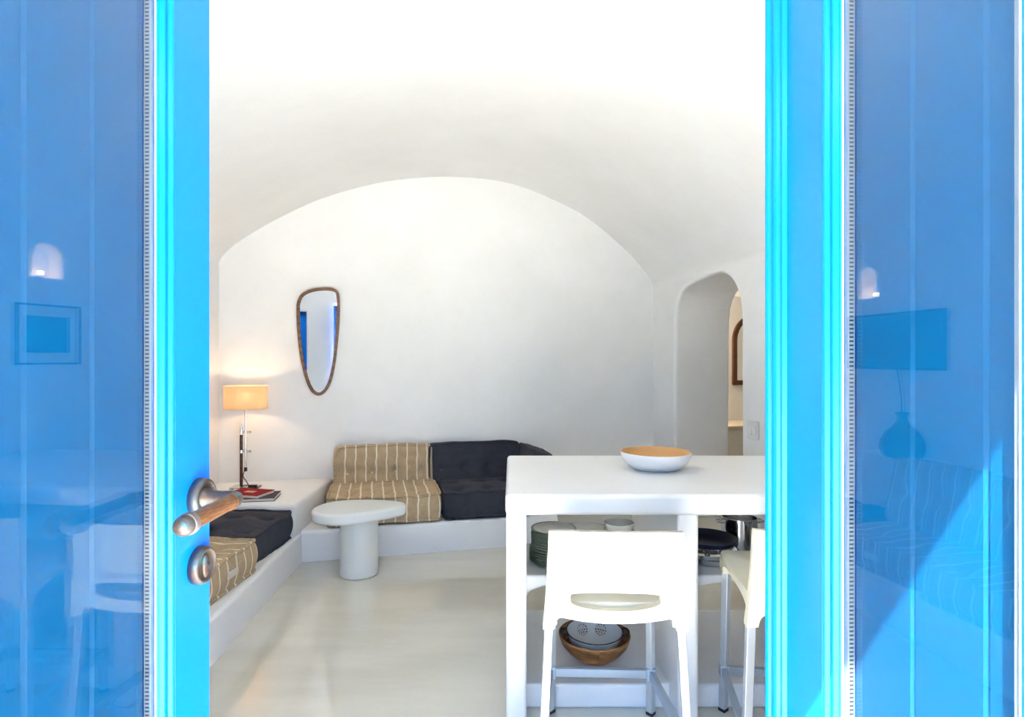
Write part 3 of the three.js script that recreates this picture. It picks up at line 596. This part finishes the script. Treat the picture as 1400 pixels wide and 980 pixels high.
// ---------------------------------------------------------------- bar stools
function stool(label) {
  const t = thing('bar_stool', label, 'stool', [0, 0, 0], 0, 'cream bar stools at the counter');
  // backrest: columns across, two bands above and below the slot; x across, y up; leaning and curved in z
  const top = (x) => 0.868 + 0.010 * (x / 0.23) ** 2, HW = (y) => 0.2225 - 0.003 * Math.sin((y - 0.55) / 0.32 * PI) + (0.87 - y) * 0.058;
  const slotW = 0.148, f = (x) => Math.max(0, 1 - Math.abs(x / slotW) ** 6) ** (1 / 6);
  const mid = 0.655, sT = (x) => mid + 0.013 * f(x), sB = (x) => mid - (0.026 + 0.022 * (1 - (x / slotW) ** 2)) * f(x);
  const bot = (x) => { const a = Math.abs(x); if (a > 0.193) return 0.545; const e = Math.min(1, (0.193 - a) / 0.022); return 0.545 + (0.046 - 0.026 * (1 - (a / 0.193) ** 2)) * Math.sqrt(1 - (1 - e) ** 2); };
  const zAt = (x, y) => 0.205 + (y - 0.55) * 0.085 - 0.025 * (1 - (x / 0.23) ** 2) * Math.min(1, Math.max(0.25, (y - 0.5) / 0.3)) ;
  const th = (y) => 0.011;
  const cols = []; for (let i = 0; i <= 64; i++) cols.push(-0.23 + 0.46 * i / 64);
  for (const e of [0.193, 0.19, 0.183, 0.148, 0.1475, 0.146, 0.143, 0.138]) cols.push(e, -e);
  cols.sort((a, b) => a - b);
  const rows = 14, pos = [];
  const P = (x, y, s) => { const k = HW(y) / 0.23, X = x * k; const e = Math.min(1, Math.max(0, (0.698 - y) / 0.014)); return [X, y, zAt(X, y) + s * th(y) + (s > 0 ? 0.011 * e * e * (3 - 2 * e) : 0)]; };
  const quad = (a, b, c, d) => pos.push(...a, ...b, ...c, ...a, ...c, ...d);
  const band = (lo, hi) => {
    for (let i = 0; i < cols.length - 1; i++) {
      const a = cols[i], b = cols[i + 1]; if (b - a < 1e-6) continue;
      for (let j = 0; j < rows; j++) {
        const ya0 = lo(a) + (hi(a) - lo(a)) * j / rows, ya1 = lo(a) + (hi(a) - lo(a)) * (j + 1) / rows, yb0 = lo(b) + (hi(b) - lo(b)) * j / rows, yb1 = lo(b) + (hi(b) - lo(b)) * (j + 1) / rows;
        quad(P(a, ya0, 1), P(b, yb0, 1), P(b, yb1, 1), P(a, ya1, 1));
        quad(P(b, yb0, -1), P(a, ya0, -1), P(a, ya1, -1), P(b, yb1, -1));
        if (i === 0) quad(P(a, ya0, -1), P(a, ya0, 1), P(a, ya1, 1), P(a, ya1, -1));
        if (i === cols.length - 2) quad(P(b, yb0, 1), P(b, yb0, -1), P(b, yb1, -1), P(b, yb1, 1));
      }
      const openT = sT(a) - sB(a) > 1e-5 || sT(b) - sB(b) > 1e-5;
      if (hi === top || openT) quad(P(a, hi(a), 1), P(b, hi(b), 1), P(b, hi(b), -1), P(a, hi(a), -1));
      if (lo === bot || openT) quad(P(a, lo(a), -1), P(b, lo(b), -1), P(b, lo(b), 1), P(a, lo(a), 1));
    }
  };
  band(bot, sB); band(sT, top);
  const g = new THREE.BufferGeometry(); g.setAttribute('position', new THREE.Float32BufferAttribute(pos, 3)); g.computeVertexNormals();
  mesh('backrest', toCreasedNormals(g, R(35)), M.plastic, t);
  // seat: rounded plate with turned-down rim and four sockets
  const s = new THREE.Shape(); const w = 0.222, d0 = -0.225, d1 = 0.185, r = 0.035;
  s.moveTo(-w + r, d0); s.lineTo(w - r, d0); s.quadraticCurveTo(w, d0, w, d0 + r); s.lineTo(w - 0.004, d1); s.lineTo(-w + 0.004, d1); s.lineTo(-w, d0 + r); s.quadraticCurveTo(-w, d0, -w + r, d0);
  const sg = new THREE.ExtrudeGeometry(s, { depth: 0.012, bevelEnabled: true, bevelSize: 0.008, bevelThickness: 0.008, bevelOffset: -0.008, bevelSegments: 4 });
  sg.rotateX(PI / 2).translate(0, 0.655, 0);
  { const q = sg.attributes.position; for (let i = 0; i < q.count; i++) q.setY(i, q.getY(i) - Math.max(0, q.getZ(i) + 0.225) / 0.41 * 0.042); }
  mesh('seat', toCreasedNormals(sg, R(40)), M.plastic, t);
  for (const m of [-1, 1]) {
    const k = new THREE.Shape(); k.moveTo(-0.215, 0.635); k.lineTo(-0.215, 0.595); k.lineTo(-0.175, 0.595); k.quadraticCurveTo(-0.165, 0.622, -0.1, 0.622); k.lineTo(0.05, 0.612); k.quadraticCurveTo(0.14, 0.604, 0.165, 0.56); k.lineTo(0.205, 0.55); k.lineTo(0.205, 0.645); k.closePath();
    const sk = new THREE.ExtrudeGeometry(k, { depth: 0.022, bevelEnabled: true, bevelSize: 0.003, bevelThickness: 0.003, bevelOffset: -0.003, bevelSegments: 2 });
    sk.applyMatrix4(new THREE.Matrix4().makeBasis(V(0, 0, 1), V(0, 1, 0), V(-1, 0, 0)).setPosition(m > 0 ? 0.218 : -0.196, 0, 0));
    mesh('side_apron', sk, M.plastic, t);
    mesh('leg_socket', block(m * 0.196 - 0.02, 0.575, -0.222, m * 0.196 + 0.02, 0.64, -0.182, 0.006), M.plastic, t);
    mesh('leg_socket', bar(V(m * 0.221, 0.545, 0.2), V(m * 0.212, 0.62, 0.2), 0.038, 0.034, 0.005), M.plastic, t);
    const front = mesh('leg', bar(V(m * 0.196, 0.6, -0.202), V(m * 0.204, 0.012, -0.222), 0.028, 0.028, 0.003), M.alu, t);
    mesh('foot_cap', bar(V(m * 0.2039, 0.014, -0.222), V(m * 0.2041, 0, -0.2225), 0.031, 0.031, 0.003), M.rubber, front);
    const rear = mesh('leg', bar(V(m * 0.220, 0.575, 0.2), V(m * 0.247, 0.012, 0.228), 0.028, 0.028, 0.003), M.alu, t);
    mesh('foot_cap', bar(V(m * 0.2466, 0.014, 0.2278), V(m * 0.2475, 0, 0.2285), 0.031, 0.031, 0.003), M.rubber, rear);
    mesh('side_bar', bar(V(m * 0.203, 0.17, -0.215), V(m * 0.240, 0.17, 0.222), 0.022, 0.034, 0.003), M.aluBar, t);
    const b = mesh('bracket', block(m * 0.202 - 0.019, 0.148, -0.236, m * 0.202 + 0.019, 0.196, -0.196, 0.004), M.aluBar, t);
    mesh('screws', join(...[[-0.006, 0.162], [0.006, 0.182]].map(([dx, y]) => new THREE.SphereGeometry(0.0035, 10, 8).translate(m * 0.202 + dx, y, -0.196))), M.chrome, b);
  }
  mesh('foot_bar', bar(V(-0.202, 0.17, -0.216), V(0.202, 0.17, -0.216), 0.034, 0.022, 0.003), M.aluBar, t);
  return t;
}
const stool1 = stool('cream bar stool pushed in before the plates and the wooden bowl');
stool1.position.set(0.353, 0, -2.185); stool1.rotation.y = R(-2.2);
const stool2 = copy(stool1, 'cream bar stool pushed in before the frying pan, beside the door leaf');
stool2.position.set(1.052, 0, -2.185); stool2.rotation.y = R(-5.5);

// ---------------------------------------------------------------- lamp, books, mirror, switch
{
  const t = thing('table_lamp', 'table lamp with a tan drum shade on the corner ledge', 'lamp', [-2.08, 0.435, -4.6]);
  mesh('base', block(-0.1, 0, -0.06, 0.1, 0.018, 0.07, 0.004), M.clear, t);
  mesh('wooden_rod', metreUV(rod(V(-0.035, 0.018, 0), V(-0.035, 0.42, 0), 0.0115, 0.0115)), M.darkWood, t);
  mesh('rod_tip', lathe([[0.0125, 0.42], [0.0125, 0.475], [0.009, 0.48], [0.006, 0.5], [0.0001, 0.51]], 20).translate(-0.035, 0, 0), M.chrome, t);
  mesh('steel_rod', rod(V(0.0, 0.16, 0), V(0.0, 0.68, 0), 0.0075), M.chrome, t);
  for (const y of [0.29, 0.44]) { const c = mesh('clamp', join(rod(V(-0.05, y, 0), V(0.03, y, 0), 0.006), rod(V(-0.035, y - 0.012, 0), V(-0.035, y + 0.012, 0), 0.0155), rod(V(0, y - 0.01, 0), V(0, y + 0.01, 0), 0.011)), M.chrome, t); mesh('knob', rod(V(0.026, y, 0), V(0.042, y, 0), 0.011), M.chrome, c); }
  const sh = lathe([[0.160, 0.625], [0.160, 0.8]], 64); sh.translate(0, 0, 0);
  mesh('lamp_shade', sh, M.shade, t);
  for (const y of [0.625, 0.8]) mesh('shade_rim', new THREE.TorusGeometry(0.16, 0.0022, 8, 64).rotateX(PI / 2).translate(0, y, 0), M.cream, t);
  mesh('bulb', new THREE.SphereGeometry(0.03, 20, 14).translate(0, 0.72, 0), M.bulb, t);
  const p = new THREE.PointLight(lin(1, 0.66, 0.36), 0.06); p.name = 'lamp_light'; p.position.set(0, 0.72, 0); p.shadow.radius = 1.6; p.castShadow = true; t.add(p);
  mesh('socket', rod(V(0, 0.67, 0), V(0, 0.7, 0), 0.014), M.black, t);
  mesh('flex', tube([V(0, 0.16, 0.004), V(-0.012, 0.1, 0.02), V(0.02, 0.06, 0.03), V(0.035, 0.02, 0.03), V(0.0, 0.012, 0.035), V(-0.02, 0.02, 0.03), V(0.03, 0.03, 0.02), V(0.06, 0.012, 0.03), V(0.1, 0.006, 0.02), V(0.08, 0.014, 0.0), V(0.03, 0.02, 0.02), V(0.07, 0.028, 0.04), V(0.11, 0.012, 0.03)], 0.0035, 140), M.black, t);
  mesh('flex_end', join(rod(V(0, 0.135, 0.003), V(0, 0.165, 0.001), 0.012), rod(V(0.04, 0.02, 0.03), V(0.1, 0.022, 0.03), 0.014)), M.black, t);
}
function book(name, label, w, h, d, cover, x, y, z, turn, plaque) {
  const t = thing(name, label, 'book', [x, y, z], turn);
  mesh('cover', join(block(-w / 2, 0, -d / 2, w / 2, 0.0035, d / 2, 0.001), block(-w / 2, h - 0.0035, -d / 2, w / 2, h, d / 2, 0.001), block(-w / 2, 0, -d / 2, -w / 2 + 0.004, h, d / 2, 0.0015)), cover, t);
  mesh('pages', block(-w / 2 + 0.003, 0.0032, -d / 2 + 0.004, w / 2 - 0.004, h - 0.0032, d / 2 - 0.004, 0.001), M.paper, t);
  if (plaque) mesh('title_plate', block(-0.035, h - 0.001, -0.022, 0.045, h + 0.0006, 0.026, 0.0004), M.gilt, t);
}
book('black_book', 'black hardcover book under the red one on the ledge', 0.31, 0.024, 0.23, M.blackBook, -1.865, 0.435, -4.275, R(10), false);
book('red_book', 'red hardcover book with a gilt title plate on top of the black book', 0.27, 0.024, 0.2, M.redBook, -1.905, 0.459, -4.28, R(-14), true);
{ // asymmetric mirror on the back wall
  const px = [[135, 300], [139, 225], [165, 172], [205, 145], [260, 128], [340, 121], [395, 128], [425, 148], [436, 190], [438, 300], [425, 500], [400, 690], [368, 805], [330, 860], [290, 879], [248, 862], [207, 795], [165, 640], [141, 450]].map(([x, y]) => onWall(380 + x / 5.158, 370 + y / 5.158, BACK_L, BACK_R));
  const c = px.reduce((a, [u, y]) => [a[0] + u / px.length, a[1] + y / px.length], [0, 0]);
  const out = new THREE.CatmullRomCurve3(px.map(([u, y]) => V(u - c[0], y - c[1], 0)), true).getPoints(120).slice(0, 120);
  const inset = (k) => out.map((p, i) => { const a = out[(i + 119) % 120], b = out[(i + 1) % 120], d = b.clone().sub(a).normalize(); const q = V(-d.y, d.x, 0); if (q.dot(p) > 0) q.negate(); return p.clone().addScaledVector(q, k); });
  const w = onWall(435, 467, BACK_L, BACK_R), t = thing('wall_mirror', 'asymmetric teardrop mirror in a slim wooden frame on the back wall', 'mirror');
  const dir = V(BACK_R[0] - BACK_L[0], 0, BACK_R[1] - BACK_L[1]).normalize();
  t.position.set(BACK_L[0] + dir.x * c[0], c[1], BACK_L[1] + dir.z * c[0]).add(V(0.24, 0, 1).normalize().multiplyScalar(0.022));
  t.rotation.set(R(1.3), TURN + R(0.6), 0, 'YXZ');
  const sh = (pts) => new THREE.Shape(pts.map((p) => new THREE.Vector2(p.x, p.y)));
  const fs = sh(out); fs.holes.push(new THREE.Path(inset(0.021).map((p) => new THREE.Vector2(p.x, p.y))));
  mesh('frame', metreUV(toCreasedNormals(new THREE.ExtrudeGeometry(fs, { depth: 0.026, bevelEnabled: true, bevelSize: 0.004, bevelThickness: 0.004, bevelOffset: -0.004, bevelSegments: 3 }).translate(0, 0, -0.006), R(40))), M.frameWood, t);
  mesh('glass', new THREE.ExtrudeGeometry(sh(inset(0.018)), { depth: 0.006, bevelEnabled: false }), M.mirror, t);
}
{ // double light switch on the slanting wall
  const [u, y] = onWall(1031, 588, BEND_R, BACK_R), t = thing('light_switch', 'white double light switch on the wall beside the arched doorway', 'switch');
  t.applyMatrix4(wallFrame(BEND_R, BACK_R).multiply(new THREE.Matrix4().makeTranslation(u, y, 0)));
  mesh('plate', block(-0.062, -0.066, -0.014, 0.062, 0.066, 0, 0.006), M.switchWhite, t);
  for (const s of [-1, 1]) mesh('rocker', block(s * 0.0225 - 0.021, -0.036, -0.021, s * 0.0225 + 0.021, 0.036, -0.008, 0.004).rotateX(s * 0.06), M.white, t);
}
// ---------------------------------------------------------------- things seen in the glass of the two leaves
{
  const t = thing('television', 'flat black television on the wall above the side bench, mirrored in the door glass', 'television', [-2.30, 0, -3.88], R(87.5));
  mesh('body', block(-0.42, 1.37, -0.02, 0.42, 1.78, 0.018, 0.006), M.black, t);
  mesh('screen', block(-0.405, 1.39, 0.012, 0.405, 1.765, 0.0205, 0.002), M.screen, t);
  mesh('wall_mount', block(-0.12, 1.48, -0.062, 0.12, 1.68, -0.018, 0.004), M.black, t);
  mesh('cable', tube([V(-0.02, 1.38, -0.02), V(-0.04, 1.2, -0.035), V(-0.05, 1.0, -0.035), V(-0.06, 0.79, -0.03)], 0.004, 30), M.black, t);
  const v = thing('demijohn', 'teal glass demijohn on the wall ledge under the television', 'vase', [-2.2, 0.77, -3.68]);
  mesh('glass_body', lathe([[0.0001, 0], [0.09, 0], [0.12, 0.012], [0.138, 0.06], [0.13, 0.12], [0.1, 0.175], [0.05, 0.225], [0.034, 0.25], [0.031, 0.29], [0.041, 0.296], [0.041, 0.31], [0.032, 0.312]], 48), M.demijohn, v);
  const p = thing('framed_picture', 'thin framed dark print with a wide pale mat on the wall beside the counter', 'picture');
  p.applyMatrix4(wallFrame(BEND_R, BACK_R).multiply(new THREE.Matrix4().makeTranslation(0.373, 1.592, -0.013)).multiply(new THREE.Matrix4().makeRotationY(PI)));
  const s = rectShape(-0.178, -0.178, 0.178, 0.178); s.holes.push(pathOf([[-0.167, -0.167], [0.167, -0.167], [0.167, 0.167], [-0.167, 0.167]]));
  mesh('frame', new THREE.ExtrudeGeometry(s, { depth: 0.022, bevelEnabled: false }).translate(0, 0, -0.01), M.black, p);
  mesh('mat', block(-0.17, -0.17, -0.008, 0.17, 0.17, 0.002, 0.001), M.paper, p);
  const cv = texture(128, (k, x, y) => { const n = nFloor2[(y * 4) * 512 + x * 4], d = Math.exp(-(((x - 66) / 9) ** 2 + ((y - 62) / 26) ** 2)); return mixc([0.07, 0.09, 0.14], [0.55, 0.6, 0.66], 0.12 * n + 0.55 * d * n); }, [1, 1]);
  mesh('print', new THREE.BoxGeometry(0.24, 0.215, 0.002).translate(0.004, 0, 0.003), std({ map: cv, roughness: 0.6 }), p);
}
function nicheLamp(label, x, y, z, dx) {
  const t = thing('niche_light', label, 'lamp', [x, y, z]);
  mesh('candle_cup', lathe([[0.0001, 0], [0.022, 0], [0.024, 0.004], [0.024, 0.012], [0.0001, 0.012]], 24), M.chrome, t);
  mesh('bulb', new THREE.SphereGeometry(0.014, 16, 12).translate(0, 0.026, 0), M.bulb, t);
  const p = new THREE.PointLight(lin(1, 0.6, 0.3), 0.02); p.name = 'niche_glow'; p.position.set(0, 0.03, 0); p.shadow.radius = 0.6; p.castShadow = true; t.add(p);
}
nicheLamp('small warm light in the niche above the television', -2.44, NICHE_L.y + 0.001, NICHE_L.z);
{ const q = V(NICHE_R.u, NICHE_R.y + 0.001, 0.075).applyMatrix4(wallFrame(BEND_R, BACK_R)); nicheLamp('small warm light in the niche above the framed picture', q.x, q.y, q.z); }

renderer.render(scene, camera);
